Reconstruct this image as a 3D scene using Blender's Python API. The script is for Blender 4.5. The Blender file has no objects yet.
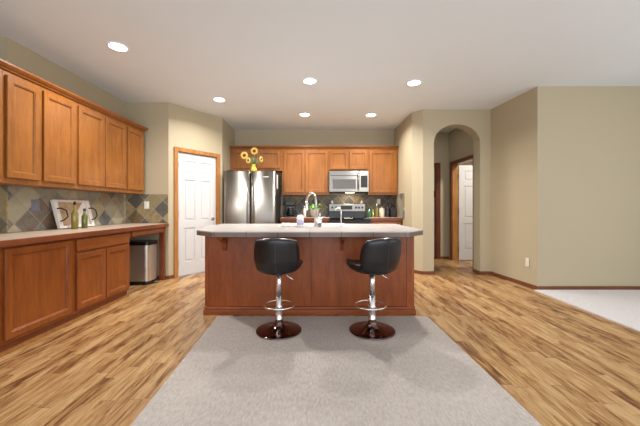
import bpy, bmesh, math, random
from mathutils import Vector, Matrix
random.seed(7)
R = math.radians
sc = bpy.context.scene
COL = sc.collection
H = 1.12                      # camera height, metres

# ------------------------------------------------------------------ camera, world, daylight, exposure
cam_d = bpy.data.cameras.new('camera'); cam = bpy.data.objects.new('camera', cam_d); COL.objects.link(cam)
cam.location = (0, 0, H); cam.rotation_euler = (R(90), 0, 0)
cam_d.sensor_width = 36; cam_d.lens = 300/640*36
cam_d.shift_x = 4/640; cam_d.shift_y = -5/640
cam_d.clip_start = 0.05
sc.camera = cam
w = bpy.data.worlds.new('sky'); sc.world = w; w.use_nodes = True
w.node_tree.nodes['Background'].inputs[0].default_value = (0.78, 0.88, 1.0, 1)
w.node_tree.nodes['Background'].inputs[1].default_value = 1.3

def area(name, loc, rot, sx, sy, power, col):
    l = bpy.data.lights.new(name, 'AREA'); l.shape = 'RECTANGLE'; l.size = sx; l.size_y = sy
    l.energy = power; l.color = col
    o = bpy.data.objects.new(name, l); COL.objects.link(o); o.location = loc; o.rotation_euler = rot
    return o
# daylight through the glazed wall behind the camera and the living room windows on the right
area('daylight_rear', (0.9, -2.45, 1.35), (R(114), 0, 0), 7.0, 2.3, 118, (0.97, 0.975, 1.0))
area('daylight_right', (5.35, 0.6, 1.4), (R(90), 0, R(90)), 4.5, 2.0, 44, (0.98, 0.98, 1.0))

sc.view_settings.view_transform = 'Standard'
sc.view_settings.look = 'None'
sc.view_settings.gamma = 1
sc.view_settings.use_curve_mapping = False
sc.view_settings.exposure = 0.18

# ------------------------------------------------------------------ materials
def lin(r, g, b):
    f = lambda c: (c/255/12.92) if c/255 <= .04045 else ((c/255+.055)/1.055)**2.4
    return (f(r), f(g), f(b), 1)

class NT:
    def __init__(s, name):
        s.m = bpy.data.materials.new(name); s.m.use_nodes = True
        s.t = s.m.node_tree; s.b = s.t.nodes['Principled BSDF']
    def n(s, kind, **kw):
        nd = s.t.nodes.new(kind)
        for k, v in kw.items():
            if k.startswith('i_'):
                nd.inputs[int(k[2:])].default_value = v
            else: setattr(nd, k, v)
        return nd
    def l(s, a, b): s.t.links.new(a, b)
    def math(s, op, a, b=None, c=None):
        nd = s.n('ShaderNodeMath', operation=op)
        for i, v in enumerate((a, b, c)):
            if v is None: continue
            if isinstance(v, (int, float)): nd.inputs[i].default_value = v
            else: s.l(v, nd.inputs[i])
        return nd.outputs[0]
    def mix(s, f, a, b, mode='MIX'):
        nd = s.n('ShaderNodeMix', data_type='RGBA', blend_type=mode)
        for sock, v in ((nd.inputs[0], f), (nd.inputs[6], a), (nd.inputs[7], b)):
            if isinstance(v, (int, float, tuple)): sock.default_value = v
            else: s.l(v, sock)
        return nd.outputs[2]
    def ramp(s, f, stops, interp='LINEAR'):
        nd = s.n('ShaderNodeValToRGB'); nd.color_ramp.interpolation = interp
        e = nd.color_ramp.elements
        while len(e) < len(stops): e.new(0.5)
        for i, (p, c) in enumerate(stops): e[i].position = p; e[i].color = c
        s.l(f, nd.inputs[0]); return nd.outputs[0]
    def coords(s, scale=(1, 1, 1), rot=(0, 0, 0), rnd=False):
        tc = s.n('ShaderNodeTexCoord'); mp = s.n('ShaderNodeMapping')
        mp.inputs['Scale'].default_value = scale; mp.inputs['Rotation'].default_value = rot
        if rnd:
            oi = s.n('ShaderNodeObjectInfo'); k = s.math('MULTIPLY', oi.outputs['Random'], 40)
            add = s.n('ShaderNodeVectorMath', operation='ADD')
            s.l(tc.outputs['Object'], add.inputs[0]); s.l(k, add.inputs[1]); s.l(add.outputs[0], mp.inputs['Vector'])
        else: s.l(tc.outputs['Object'], mp.inputs['Vector'])
        return mp.outputs[0]
    def noise(s, v, scale=5, detail=3, rough=.5, dist=0):
        nd = s.n('ShaderNodeTexNoise'); s.l(v, nd.inputs['Vector'])
        nd.inputs['Scale'].default_value = scale; nd.inputs['Detail'].default_value = detail
        nd.inputs['Roughness'].default_value = rough; nd.inputs['Distortion'].default_value = dist
        return nd.outputs[0]
    def white(s, a, b):
        c = s.n('ShaderNodeCombineXYZ'); s.l(a, c.inputs[0]); s.l(b, c.inputs[1])
        wn = s.n('ShaderNodeTexWhiteNoise', noise_dimensions='2D'); s.l(c.outputs[0], wn.inputs['Vector'])
        return wn.outputs['Value']
    def bump(s, h, strength=.2, dist=.01):
        b = s.n('ShaderNodeBump'); b.inputs['Strength'].default_value = strength; b.inputs['Distance'].default_value = dist
        s.l(h, b.inputs['Height']); s.l(b.outputs[0], s.b.inputs['Normal'])

def simple(name, col, rough=.5, metal=0, vary=.06, scale=6, bumpy=0, coat=0):
    t = NT(name); v = t.coords(); f = t.noise(v, scale, 3)
    a = tuple(min(1, c*(1-vary)) for c in col[:3])+(1,); b = tuple(min(1, c*(1+vary)) for c in col[:3])+(1,)
    t.l(t.mix(f, a, b), t.b.inputs['Base Color'])
    t.b.inputs['Roughness'].default_value = rough; t.b.inputs['Metallic'].default_value = metal
    if coat: t.b.inputs['Coat Weight'].default_value = coat
    if bumpy: t.bump(t.noise(v, 250, 2), bumpy, .002)
    return t.m

def wood(name, c0, c1, axis='Z', rough=.38):
    t = NT(name)
    s = {'Z': (9, 9, .9), 'X': (.9, 9, 9), 'Y': (9, .9, 9)}[axis]
    v = t.coords(s, rnd=True)
    f1 = t.noise(v, 2.2, 5, .6, .6); 
    s2 = tuple(k*(9 if k > 1 else 4) for k in s)
    f2 = t.noise(t.coords(s2, rnd=True), 3, 3, .6)
    blot = t.noise(t.coords((1, 1, 1), rnd=True), 3.2, 2)
    f = t.math('ADD', t.math('MULTIPLY', f1, .42), t.math('MULTIPLY', f2, .36))
    f = t.math('ADD', f, t.math('MULTIPLY', blot, .25))
    t.l(t.ramp(f, [(.38, c0), (.66, c1)]), t.b.inputs['Base Color'])
    t.b.inputs['Roughness'].default_value = rough
    t.b.inputs['Coat Weight'].default_value = .08; t.b.inputs['Coat Roughness'].default_value = .3; t.b.inputs['Specular IOR Level'].default_value = .35
    return t.m

def floor_mat():
    t = NT('wood_floor'); tc = t.n('ShaderNodeTexCoord'); sp = t.n('ShaderNodeSeparateXYZ'); t.l(tc.outputs['Object'], sp.inputs[0])
    X, Y = sp.outputs[0], sp.outputs[1]
    xr = t.math('DIVIDE', X, .078); row = t.math('FLOOR', xr)
    off = t.white(row, row)
    yr = t.math('ADD', t.math('DIVIDE', Y, .62), t.math('MULTIPLY', off, 7.3)); cell = t.math('FLOOR', yr)
    rnd = t.white(row, cell)
    fx = t.math('FRACT', xr); fy = t.math('FRACT', yr)
    ex = t.math('MINIMUM', fx, t.math('SUBTRACT', 1, fx)); ey = t.math('MINIMUM', fy, t.math('SUBTRACT', 1, fy))
    seam = t.math('MAXIMUM', t.math('LESS_THAN', ex, .018), t.math('LESS_THAN', ey, .004))
    cb = t.n('ShaderNodeCombineXYZ'); t.l(t.math('MULTIPLY', X, 17), cb.inputs[0])
    t.l(t.math('ADD', t.math('MULTIPLY', Y, 2.0), t.math('MULTIPLY', rnd, 30)), cb.inputs[1]); t.l(t.math('MULTIPLY', rnd, 9), cb.inputs[2])
    g = t.noise(cb.outputs[0], 1.5, 6, .64, 1.1)
    cb2 = t.n('ShaderNodeCombineXYZ'); t.l(t.math('MULTIPLY', X, 60), cb2.inputs[0]); t.l(t.math('MULTIPLY', Y, 5), cb2.inputs[1])
    g2 = t.noise(cb2.outputs[0], 2, 3)
    f = t.math('ADD', t.math('MULTIPLY', g, .98), t.math('MULTIPLY', rnd, .19)); f = t.math('ADD', f, t.math('MULTIPLY', g2, .20))
    c = t.ramp(f, [(.45, lin(84, 50, 27)), (.56, lin(124, 82, 46)), (.66, lin(162, 122, 77)), (.84, lin(190, 156, 110))])
    c = t.mix(t.math('MULTIPLY', seam, .45), c, lin(95, 60, 36))
    t.l(c, t.b.inputs['Base Color']); t.b.inputs['Roughness'].default_value = .36
    t.b.inputs['Specular IOR Level'].default_value = .4
    t.bump(t.math('SUBTRACT', 1, seam), .15, .002)
    return t.m

def slate(name, ax, cols, size=.20, grout=lin(150, 142, 128)):
    """diagonal slate tiles; ax = the horizontal axis index of the wall"""
    t = NT(name); tc = t.n('ShaderNodeTexCoord'); sp = t.n('ShaderNodeSeparateXYZ'); t.l(tc.outputs['Object'], sp.inputs[0])
    U, V = sp.outputs[ax], t.math('ADD', sp.outputs[2], .03)
    k = 1/(size*math.sqrt(2))
    a = t.math('MULTIPLY', t.math('ADD', U, V), k); b = t.math('MULTIPLY', t.math('SUBTRACT', U, V), k)
    ra = t.math('FLOOR', a); rb = t.math('FLOOR', b); rnd = t.white(ra, rb); rnd2 = t.white(rb, ra)
    fa = t.math('FRACT', a); fb = t.math('FRACT', b)
    e = t.math('MINIMUM', t.math('MINIMUM', fa, t.math('SUBTRACT', 1, fa)), t.math('MINIMUM', fb, t.math('SUBTRACT', 1, fb)))
    g = t.math('LESS_THAN', e, .022)
    n = t.noise(t.coords(), 9, 5, .6, 1.2)
    base = t.ramp(t.math('ADD', t.math('MULTIPLY', rnd, .8), t.math('MULTIPLY', n, .25)), [(i/(len(cols)-1)*.9+.05, c) for i, c in enumerate(cols)])
    base = t.mix(t.ramp(n, [(.35, (0, 0, 0, 1)), (.7, (.55, .55, .55, 1))]), base, cols[2])
    base = t.mix(t.math('MULTIPLY', rnd2, .35), base, lin(70, 66, 62))
    t.l(t.mix(g, base, grout), t.b.inputs['Base Color'])
    t.b.inputs['Roughness'].default_value = .5
    t.bump(t.math('SUBTRACT', n, g), .35, .006)
    return t.m

def tile_top(name, c, grout, size=.30, rough=.42, vary=.12):
    t = NT(name); tc = t.n('ShaderNodeTexCoord'); sp = t.n('ShaderNodeSeparateXYZ'); t.l(tc.outputs['Object'], sp.inputs[0])
    a = t.math('FRACT', t.math('DIVIDE', t.math('ADD', sp.outputs[0], .06), size)); b = t.math('FRACT', t.math('DIVIDE', sp.outputs[1], size))
    e = t.math('MINIMUM', t.math('MINIMUM', a, t.math('SUBTRACT', 1, a)), t.math('MINIMUM', b, t.math('SUBTRACT', 1, b)))
    g = t.math('LESS_THAN', e, .012)
    n = t.noise(t.coords(), 14, 4, .6)
    t.l(t.mix(g, t.mix(n, tuple(k*(1-vary) for k in c[:3])+(1,), tuple(min(1, k*(1+vary)) for k in c[:3])+(1,)), grout), t.b.inputs['Base Color'])
    t.b.inputs['Roughness'].default_value = rough
    return t.m

def carpet(name, c0, c1, scale=220, patch=.25):
    t = NT(name); v = t.coords()
    f = t.noise(v, scale, 2, .7); p = t.noise(v, 1.3, 2); l = t.noise(t.coords((70, 25, 1)), 1, 2)
    f = t.math('ADD', t.math('ADD', t.math('MULTIPLY', f, .5), t.math('MULTIPLY', l, .3)), t.math('MULTIPLY', p, patch))
    t.l(t.ramp(f, [(.3, c0), (.75, c1)]), t.b.inputs['Base Color'])
    t.b.inputs['Roughness'].default_value = .95; t.b.inputs['Specular IOR Level'].default_value = .1
    t.bump(f, .6, .01)
    return t.m

def steel(name, ax='X'):
    t = NT(name); s = {'X': (1, 60, 60), 'Z': (60, 60, 1)}[ax]
    f = t.noise(t.coords(s), 2, 3)
    t.l(t.mix(f, lin(140, 137, 132), lin(160, 157, 152)), t.b.inputs['Base Color'])
    t.b.inputs['Metallic'].default_value = 1; t.b.inputs['Roughness'].default_value = .34
    t.b.inputs['Anisotropic'].default_value = .8; t.b.inputs['Anisotropic Rotation'].default_value = .25
    tg = t.n('ShaderNodeTangent', direction_type='RADIAL', axis='Z'); t.l(tg.outputs[0], t.b.inputs['Tangent'])
    return t.m

def glass(name, col, rough=.03, ior=1.45):
    t = NT(name); v = t.coords(); t.l(t.mix(t.noise(v, 3), col, tuple(c*.96 for c in col[:3])+(1,)), t.b.inputs['Base Color'])
    t.b.inputs['Transmission Weight'].default_value = 1; t.b.inputs['Roughness'].default_value = rough; t.b.inputs['IOR'].default_value = ior
    return t.m
def emit(name, col, st):
    t = NT(name); t.b.inputs['Emission Color'].default_value = col; t.b.inputs['Emission Strength'].default_value = st
    t.b.inputs['Base Color'].default_value = (.8, .8, .8, 1); return t.m

M = dict(
 wall=simple('olive_wall_paint', lin(180, 168, 141), .6, 0, .015, 2, .05),
 ceil=simple('ceiling_paint', lin(231, 239, 246), .85, 0, .01, 2),
 floor=floor_mat(),
 cherry=wood('cherry_wood', lin(122, 71, 25), lin(162, 102, 42)),
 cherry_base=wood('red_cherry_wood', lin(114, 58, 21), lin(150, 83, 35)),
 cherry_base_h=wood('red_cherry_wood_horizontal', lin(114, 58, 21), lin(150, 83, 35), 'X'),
 cherry_h=wood('cherry_wood_horizontal', lin(118, 66, 26), lin(158, 96, 42), 'X'),
 island=wood('island_wood', lin(110, 50, 16), lin(156, 80, 30)),
 island_h=wood('island_wood_horizontal', lin(112, 54, 26), lin(158, 88, 48), 'X'),
 base=wood('baseboard_wood', lin(92, 52, 34), lin(132, 82, 54), 'X'),
 redwood=wood('dark_edge_wood', lin(92, 44, 24), lin(134, 72, 42), 'X'),
 dark_trim=wood('dark_door_trim', lin(92, 44, 26), lin(126, 68, 42)),
 oak=wood('oak_door_trim', lin(142, 92, 46), lin(184, 130, 74)),
 white=simple('white_door_paint', lin(202, 202, 203), .5, 0, .01),
 plastic=simple('white_plastic', lin(225, 222, 212), .4, 0, .02),
 greyplate=simple('blue_grey_plate', lin(128, 132, 145), .35, .5, .05),
 slate_l=slate('slate_left', 1, [lin(78, 72, 64), lin(160, 138, 104), lin(146, 146, 130), lin(204, 190, 156), lin(122, 86, 56), lin(78, 86, 98), lin(198, 184, 152)]),
 slate_s=slate('slate_stub', 0, [lin(82, 66, 46), lin(146, 122, 84), lin(116, 112, 88), lin(176, 154, 110), lin(112, 78, 48), lin(84, 84, 82), lin(164, 144, 102)]),
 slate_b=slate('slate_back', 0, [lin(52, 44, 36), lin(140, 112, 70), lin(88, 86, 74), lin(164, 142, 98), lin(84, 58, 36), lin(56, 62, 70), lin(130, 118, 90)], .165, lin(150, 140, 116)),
 isl_top=tile_top('island_tile', lin(158, 153, 150), lin(128, 122, 118)),
 isl_edge=tile_top('island_edge_tile', lin(108, 91, 82), lin(58, 45, 40), .30, .35, .3),
 cnt=tile_top('counter_tile', lin(176, 158, 140), lin(150, 134, 118)),
 rug=carpet('rug_pile', lin(146, 138, 131), lin(212, 204, 197)),
 carpet=carpet('carpet_pile', lin(196, 193, 193), lin(236, 233, 233), 160, .15),
 steel=steel('brushed_steel', 'Z'), steel_h=steel('brushed_steel_horizontal', 'X'),
 binsteel=simple('satin_bin_steel', lin(206, 200, 192), .38, .85, .03),
 chrome=simple('chrome', lin(240, 238, 238), .26, 1, .01),
 nickel=simple('satin_nickel', lin(190, 186, 180), .28, 1, .02),
 chrome_reflecting=simple('chrome_dark_reflection', lin(118, 96, 94), .13, 1, .05),  # stool base chrome, reflected island wood put into its dark colour
 leather=simple('black_leather', lin(20, 20, 24), .32, 0, .2, 30, .12),
 stitch=simple('black_piping', lin(58, 58, 63), .45, 0, .1),
 stitch0=simple('dark_display', lin(26, 27, 30), .5, 0, .1),
 black=simple('black_plastic', lin(20, 20, 22), .3, 0, .1),
 blackglass=simple('black_glass', lin(10, 10, 12), .06, 0, .05, 6, 0, .6),
 mwglass=simple('grey_oven_glass', lin(84, 80, 76), .2, .2, .05),
 ss_grey=simple('dark_side_metal', lin(40, 40, 42), .5, .3, .05),
 lamp=emit('lamp_lens', (1, .97, .92, 1), 14),
 yellow=simple('yellow_glaze', lin(226, 186, 62), .3, 0, .12, 20),
 petal=simple('sunflower_petal', lin(228, 192, 100), .6, 0, .18, 40),
 seed=simple('sunflower_centre', lin(98, 62, 30), .9, 0, .3, 80),
 leaf=simple('green_leaf', lin(124, 146, 98), .6, 0, .25, 30),
 bright_leaf=simple('bright_green_leaf', lin(122, 188, 74), .5, 0, .2, 30),
 traywhite=simple('white_washed_wood', lin(226, 218, 210), .6, 0, .06, 30),
 iron=simple('black_iron', lin(36, 30, 32), .5, .6, .1),
 oilglass=glass('olive_oil', lin(196, 186, 74)),
 greenglass=simple('green_bottle_glass', lin(38, 92, 62), .1, 0, .2, 20, 0, .5),
 darkglass=simple('dark_bottle_glass', lin(40, 34, 40), .12, 0, .2, 20, 0, .5),
 amber=simple('amber_oil', lin(168, 148, 66), .15, 0, .2, 20, 0, .5),
 greenoil=simple('green_oil', lin(88, 94, 34), .15, 0, .3, 40, 0, .5),
 goldoil=simple('golden_oil', lin(118, 106, 36), .15, 0, .25, 40, 0, .5),
 clear=glass('clear_plastic', lin(236, 238, 238)),
 cream=simple('cream_ceramic', lin(214, 204, 182), .4, 0, .05),
 ceramic=simple('white_ceramic', lin(236, 235, 233), .15, 0, .01),
 potgrey=simple('speckled_pot', lin(168, 162, 150), .6, 0, .4, 60),
 label=simple('lilac_label', lin(196, 190, 214), .4, 0, .2, 40),
)
def tray_mat():
    t = NT('tray_pattern'); tc = t.n('ShaderNodeTexCoord'); sp = t.n('ShaderNodeSeparateXYZ'); t.l(tc.outputs['Object'], sp.inputs[0])
    u = t.math('MULTIPLY', t.math('ADD', sp.outputs[0], sp.outputs[2]), 3.2); v = t.math('MULTIPLY', t.math('SUBTRACT', sp.outputs[0], sp.outputs[2]), 3.2)
    r = t.white(t.math('FLOOR', t.math('ADD', u, .2)), t.math('FLOOR', t.math('ADD', v, .42)))
    n = t.noise(t.coords(), 16, 4)
    c = t.ramp(t.math('ADD', t.math('MULTIPLY', r, .85), t.math('MULTIPLY', n, .15)), [(0, lin(100, 88, 82)), (.3, lin(186, 180, 176)), (.55, lin(160, 124, 84)), (.8, lin(222, 214, 208))], 'LINEAR')
    t.l(c, t.b.inputs['Base Color']); t.b.inputs['Roughness'].default_value = .35; return t.m
M['tray'] = tray_mat()

# ------------------------------------------------------------------ mesh helpers
def box(bm, x0, x1, y0, y1, z0, z1, bev=0):
    vs = [bm.verts.new(p) for p in ((x0,y0,z0),(x1,y0,z0),(x1,y1,z0),(x0,y1,z0),(x0,y0,z1),(x1,y0,z1),(x1,y1,z1),(x0,y1,z1))]
    fs = [bm.faces.new([vs[i] for i in f]) for f in ((3,2,1,0),(4,5,6,7),(0,1,5,4),(1,2,6,5),(2,3,7,6),(3,0,4,7))]
    if bev:
        es = list({e for f in fs for e in f.edges})
        bmesh.ops.bevel(bm, geom=es, offset=bev, segments=2, affect='EDGES', profile=.5)
    return vs
def lathe(bm, prof, c=(0, 0, 0), n=24, cap=True):
    rings = []
    for r, z in prof:
        rings.append([bm.verts.new((c[0]+r*math.cos(2*math.pi*i/n), c[1]+r*math.sin(2*math.pi*i/n), c[2]+z)) for i in range(n)])
    for a, b in zip(rings, rings[1:]):
        for i in range(n):
            f = bm.faces.new((a[i], a[(i+1) % n], b[(i+1) % n], b[i])); f.smooth = True
    if cap:
        bm.faces.new(rings[0][::-1]); bm.faces.new(rings[-1])
def tube(bm, pts, r, n=10, closed=False):
    pts = [Vector(p) for p in pts]; rings = []
    rr = r if isinstance(r, (list, tuple)) else [r]*len(pts)
    up = Vector((0, 0, 1)); N = len(pts)
    for i, p in enumerate(pts):
        if closed: d = pts[(i+1) % N]-pts[i-1]
        else: d = pts[min(i+1, N-1)]-pts[max(i-1, 0)]
        d.normalize()
        if i == 0:
            ref = up if abs(d.z) < .9 else Vector((1, 0, 0))
            a = d.cross(ref).normalized()
        else:
            a = (a - d*a.dot(d)).normalized()
        b = d.cross(a)
        rings.append([bm.verts.new(p+(a*math.cos(2*math.pi*k/n)+b*math.sin(2*math.pi*k/n))*rr[i]) for k in range(n)])
    rng = range(N) if closed else range(N-1)
    for i in rng:
        A, B = rings[i], rings[(i+1) % N]
        for k in range(n):
            f = bm.faces.new((A[k], A[(k+1) % n], B[(k+1) % n], B[k])); f.smooth = True
    if not closed: bm.faces.new(rings[0][::-1]); bm.faces.new(rings[-1])
def prism(bm, pts, z0, z1):
    a = [bm.verts.new((x, y, z0)) for x, y in pts]; b = [bm.verts.new((x, y, z1)) for x, y in pts]
    n = len(pts); bm.faces.new(a[::-1]); bm.faces.new(b)
    for i in range(n): bm.faces.new((a[i], a[(i+1) % n], b[(i+1) % n], b[i]))
def obj(name, bm, mat, parent=None, label=None):
    bmesh.ops.recalc_face_normals(bm, faces=bm.faces)
    me = bpy.data.meshes.new(name); bm.to_mesh(me); bm.free()
    o = bpy.data.objects.new(name, me); COL.objects.link(o)
    if mat: me.materials.append(mat)
    if parent: o.parent = parent
    if label: o['label'] = label
    return o
def bx(name, mat, parent, *boxes, bev=0, label=None):
    bm = bmesh.new()
    for b in boxes: box(bm, *b, bev=bev)
    return obj(name, bm, mat, parent, label)
def lt(name, mat, parent, prof, c=(0, 0, 0), n=24, label=None):
    bm = bmesh.new(); lathe(bm, prof, c, n); return obj(name, bm, mat, parent, label)
def tb(name, mat, parent, pts, r, n=10, closed=False, label=None):
    bm = bmesh.new(); tube(bm, pts, r, n, closed); return obj(name, bm, mat, parent, label)
def tag(o, label, cat, group=None):
    o['label'] = label; o['category'] = cat
    if group: o['group'] = group
    return o
def thing(name, label, cat, loc=(0, 0, 0), rz=0, group=None):
    o = bpy.data.objects.new(name, None); COL.objects.link(o); o.empty_display_size = .05
    o.location = loc; o.rotation_euler = (0, 0, rz); return tag(o, label, cat, group)
def dup(root, loc, rz=None, label=None, parent=None):
    def cp(o, par):
        c = o.copy(); COL.objects.link(c); c.parent = par
        for ch in list(o.children): cp(ch, c)
        return c
    r = cp(root, None); r.location = loc
    if rz is not None: r.rotation_euler = (0, 0, rz)
    if label: r['label'] = label
    return r
def structure(name, bm, mat):
    o = obj(name, bm, mat); o['kind'] = 'structure'; return o
def sbox(name, mat, *boxes):
    bm = bmesh.new()
    for b in boxes: box(bm, *b)
    return structure(name, bm, mat)

CZ = 2.78
def wall(name, p0, p1, th=.12, outline=None, mat=None, z0=0, z1=CZ, off=0):
    """wall from p0 to p1; thickness grows to the LEFT of p0->p1"""
    d = Vector((p1[0]-p0[0], p1[1]-p0[1])); L = d.length; d.normalize(); n = Vector((-d.y, d.x))
    if outline is None: outline = [(0, z0), (L, z0), (L, z1), (0, z1)]
    bm = bmesh.new(); A = []; B = []
    for s, z in outline:
        a = Vector(p0)+d*s+n*off; b = a+n*(th)
        A.append(bm.verts.new((a.x, a.y, z))); B.append(bm.verts.new((b.x, b.y, z)))
    bm.faces.new(A); bm.faces.new(B[::-1]); k = len(A)
    for i in range(k): bm.faces.new((A[i], B[i], B[(i+1) % k], A[(i+1) % k]))
    return structure(name, bm, mat or M['wall'])

# ------------------------------------------------------------------ room shell
sbox('floor', M['floor'], (-3.6, 6.2, -2.6, 8.2, -.1, 0))
sbox('ceiling', M['ceil'], (-3.6, 6.2, -2.6, 8.2, CZ, CZ+.1))
PA, PB = (-2.32, 4.72), (-1.73, 5.53)      # pantry wall ends
wall('wall_left_recess', (-3.35, -2.5), (-3.35, 2.91))
wall('wall_left_return', (-3.35, 2.91), (-3.0, 2.91))
wall('wall_left', (-3.0, 3.03), (-3.0, 4.72))
wall('wall_pantry_left', (-3.12, 4.72), PA)
dL = math.hypot(PB[0]-PA[0], PB[1]-PA[1])
d0, d1, dh = .145, .885, 2.04              # pantry door opening
wall('wall_pantry', PA, PB, outline=[(0, 0), (d0, 0), (d0, dh), (d1, dh), (d1, 0), (dL, 0), (dL, CZ), (0, CZ)])
wall('wall_pantry_side', PB, (-1.73, 6.38))
wall('wall_back', (-1.85, 6.38), (1.78, 6.38))
wall('wall_kitchen_right', (1.66, 6.38), (1.66, 5.2), .12)
wall('wall_corner_right', (1.66, 5.2), (1.80, 5.05), .1)
AX0, AX1, AXL, AXR = 1.80, 2.95, 1.985, 2.765
ol = [(0, 0), (AXL-AX0, 0), (AXL-AX0, 2.22)]
for i in range(1, 24):
    a = math.pi*(1-i/24); cx = (AXL+AXR)/2-AX0; ol.append((cx+math.cos(a)*(AXR-AXL)/2, 2.22+math.sin(a)*.31))
ol += [(AXR-AX0, 2.22), (AXR-AX0, 0), (AX1-AX0+.15, 0), (AX1-AX0+.15, CZ), (0, CZ)]
wall('wall_arch', (AX0, 5.05), (AX1+.15, 5.05), .22, outline=ol)
wall('wall_right_inner', (2.94, 5.06), (3.02, 4.09), .12)
wall('wall_right', (3.02, 4.09), (5.5, 4.09), .12)
wall('wall_far_right', (5.5, 4.2), (5.5, -2.5), .12)
wall('wall_rear_left', (-3.35, -2.5), (-2.75, -2.5), -.12)
wall('wall_rear_right', (4.6, -2.5), (5.5, -2.5), -.12)
# hall behind the arch
wall('wall_hall_back', (1.78, 6.6), (3.04, 6.6), .12, outline=[(0, 0), (.12, 0), (.12, 2.05), (.86, 2.05), (.86, 0), (1.26, 0), (1.26, CZ), (0, CZ)])
wall('wall_hall_right', (2.92, 6.6), (2.92, 5.27), .12, outline=[(0, 0), (.17, 0), (.17, 2.05), (1.05, 2.05), (1.05, 0), (1.33, 0), (1.33, CZ), (0, CZ)])
wall('wall_hall_beyond', (1.66, 7.6), (4.6, 7.6), .1)
wall('wall_side_room', (4.5, 7.6), (4.5, 4.2), .1)

def board(name, p0, p1, h=.055, th=.012):
    return wall(name, p0, p1, -th, z0=0, z1=h, mat=M['base'])
board('baseboard_kitchen_right', (1.66, 6.38), (1.66, 5.2)); board('baseboard_corner_right', (1.66, 5.2), (1.80, 5.05))
board('baseboard_arch_left', (1.80, 5.05), (AXL, 5.05)); board('baseboard_arch_right', (AXR, 5.05), (2.94, 5.05))
board('baseboard_jamb_right', (AXR, 5.27), (AXR, 5.05)); board('baseboard_jamb_left', (AXL, 5.05), (AXL, 5.27))
board('baseboard_right_inner', (2.94, 5.05), (3.02, 4.09)); board('baseboard_right', (3.01, 4.09), (5.5, 4.09))
board('baseboard_hall_back', (2.73, 6.6), (2.92, 6.6)); board('baseboard_hall_right', (2.92, 5.49), (2.92, 5.27))
board('baseboard_pantry_left', (-3.0, 4.72), PA)
dd = Vector((PB[0]-PA[0], PB[1]-PA[1])).normalized()
board('baseboard_pantry_near', PA, (PA[0]+dd.x*(d0-.06), PA[1]+dd.y*(d0-.06)))
board('baseboard_pantry_far', (PA[0]+dd.x*(d1+.06), PA[1]+dd.y*(d1+.06)), PB)
board('baseboard_left', (-3.0, 3.82), (-3.0, 4.72))

# backsplashes (tiled wall faces)
sbox('trim_backsplash_left', M['slate_l'], (-3.0, -2.988, 2.91, 4.71, .882, 1.335))
sbox('trim_backsplash_return', M['slate_s'], (-3.34, -2.988, 2.898, 2.91, .882, 1.335))
sbox('trim_backsplash_left_end', M['slate_s'], (-2.988, -2.325, 4.708, 4.72, .882, 1.335))
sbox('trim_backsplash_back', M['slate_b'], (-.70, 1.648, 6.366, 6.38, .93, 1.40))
sbox('trim_backsplash_right_end', M['slate_l'], (1.648, 1.66, 5.62, 6.366, .93, 1.40))

# ------------------------------------------------------------------ six panel doors and casings
def six_panel(name, w, h, parent=None, th=.035):
    bm = bmesh.new(); fr = .11
    box(bm, 0, w, .011, th-.011, 0, h)
    # front and back skins made of stiles and rails, then raised panels
    for y0, y1 in ((0, .011), (th-.011, th)):
        for x0, x1 in ((0, fr), (w/2-.05, w/2+.05), (w-fr, w)): box(bm, x0, x1, y0, y1, 0, h)
        for z0, z1 in ((0, .22), (.78, .90), (1.58, 1.69), (h-.12, h)):
            for x0, x1 in ((fr, w/2-.05), (w/2+.05, w-fr)): box(bm, x0, x1, y0, y1, z0, z1)
    for x0, x1 in ((fr+.03, w/2-.08), (w/2+.08, w-fr-.03)):
        for z0, z1 in ((.25, .75), (.93, 1.55), (1.72, h-.15)):
            box(bm, x0, x1, .003, th-.003, z0, z1)
    return obj(name, bm, M['white'], parent)
def dstruct(name, loc, rz):
    o = bpy.data.objects.new(name, None); COL.objects.link(o); o.location = loc; o.rotation_euler = (0, 0, rz); o['kind'] = 'structure'; return o
ang = math.atan2(PB[1]-PA[1], PB[0]-PA[0])
D1 = dstruct('door_1', (PA[0], PA[1], 0), ang)
s = six_panel('door_panel', d1-d0-.03, dh-.03, D1); s.location = (d0+.015, .012, .012)
for z in (.22, 1.02, 1.82): bx('hinge', M['nickel'], D1, (d0+.004, d0+.02, -.006, .02, z-.045, z+.045))
bx('casing', M['oak'], D1, (d0-.06, d0+.002, -.022, 0, 0, dh+.06), (d1-.002, d1+.06, -.022, 0, 0, dh+.06), (d0+.002, d1-.002, -.022, 0, dh-.002, dh+.06), label='light oak door casing')
bx('jamb', M['oak'], D1, (d0, d0+.012, 0, .12, 0, dh), (d1-.012, d1, 0, .12, 0, dh), (d0, d1, 0, .12, dh-.012, dh))
bm = bmesh.new(); hx = d1-.08
for i in range(1): tube(bm, [(hx, .012, .93), (hx, -.04, .93), (hx-.02, -.05, .93), (hx-.11, -.05, .925)], .009)
obj('door_handle', bm, M['nickel'], D1)
bm = bmesh.new(); lathe(bm, [(.028, 0), (.028, .008)], n=20); bmesh.ops.rotate(bm, verts=bm.verts, matrix=Matrix.Rotation(R(90), 3, 'X')); bmesh.ops.translate(bm, verts=bm.verts, vec=(hx, .012, .93))
obj('handle_rose', bm, M['nickel'], D1)

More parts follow.
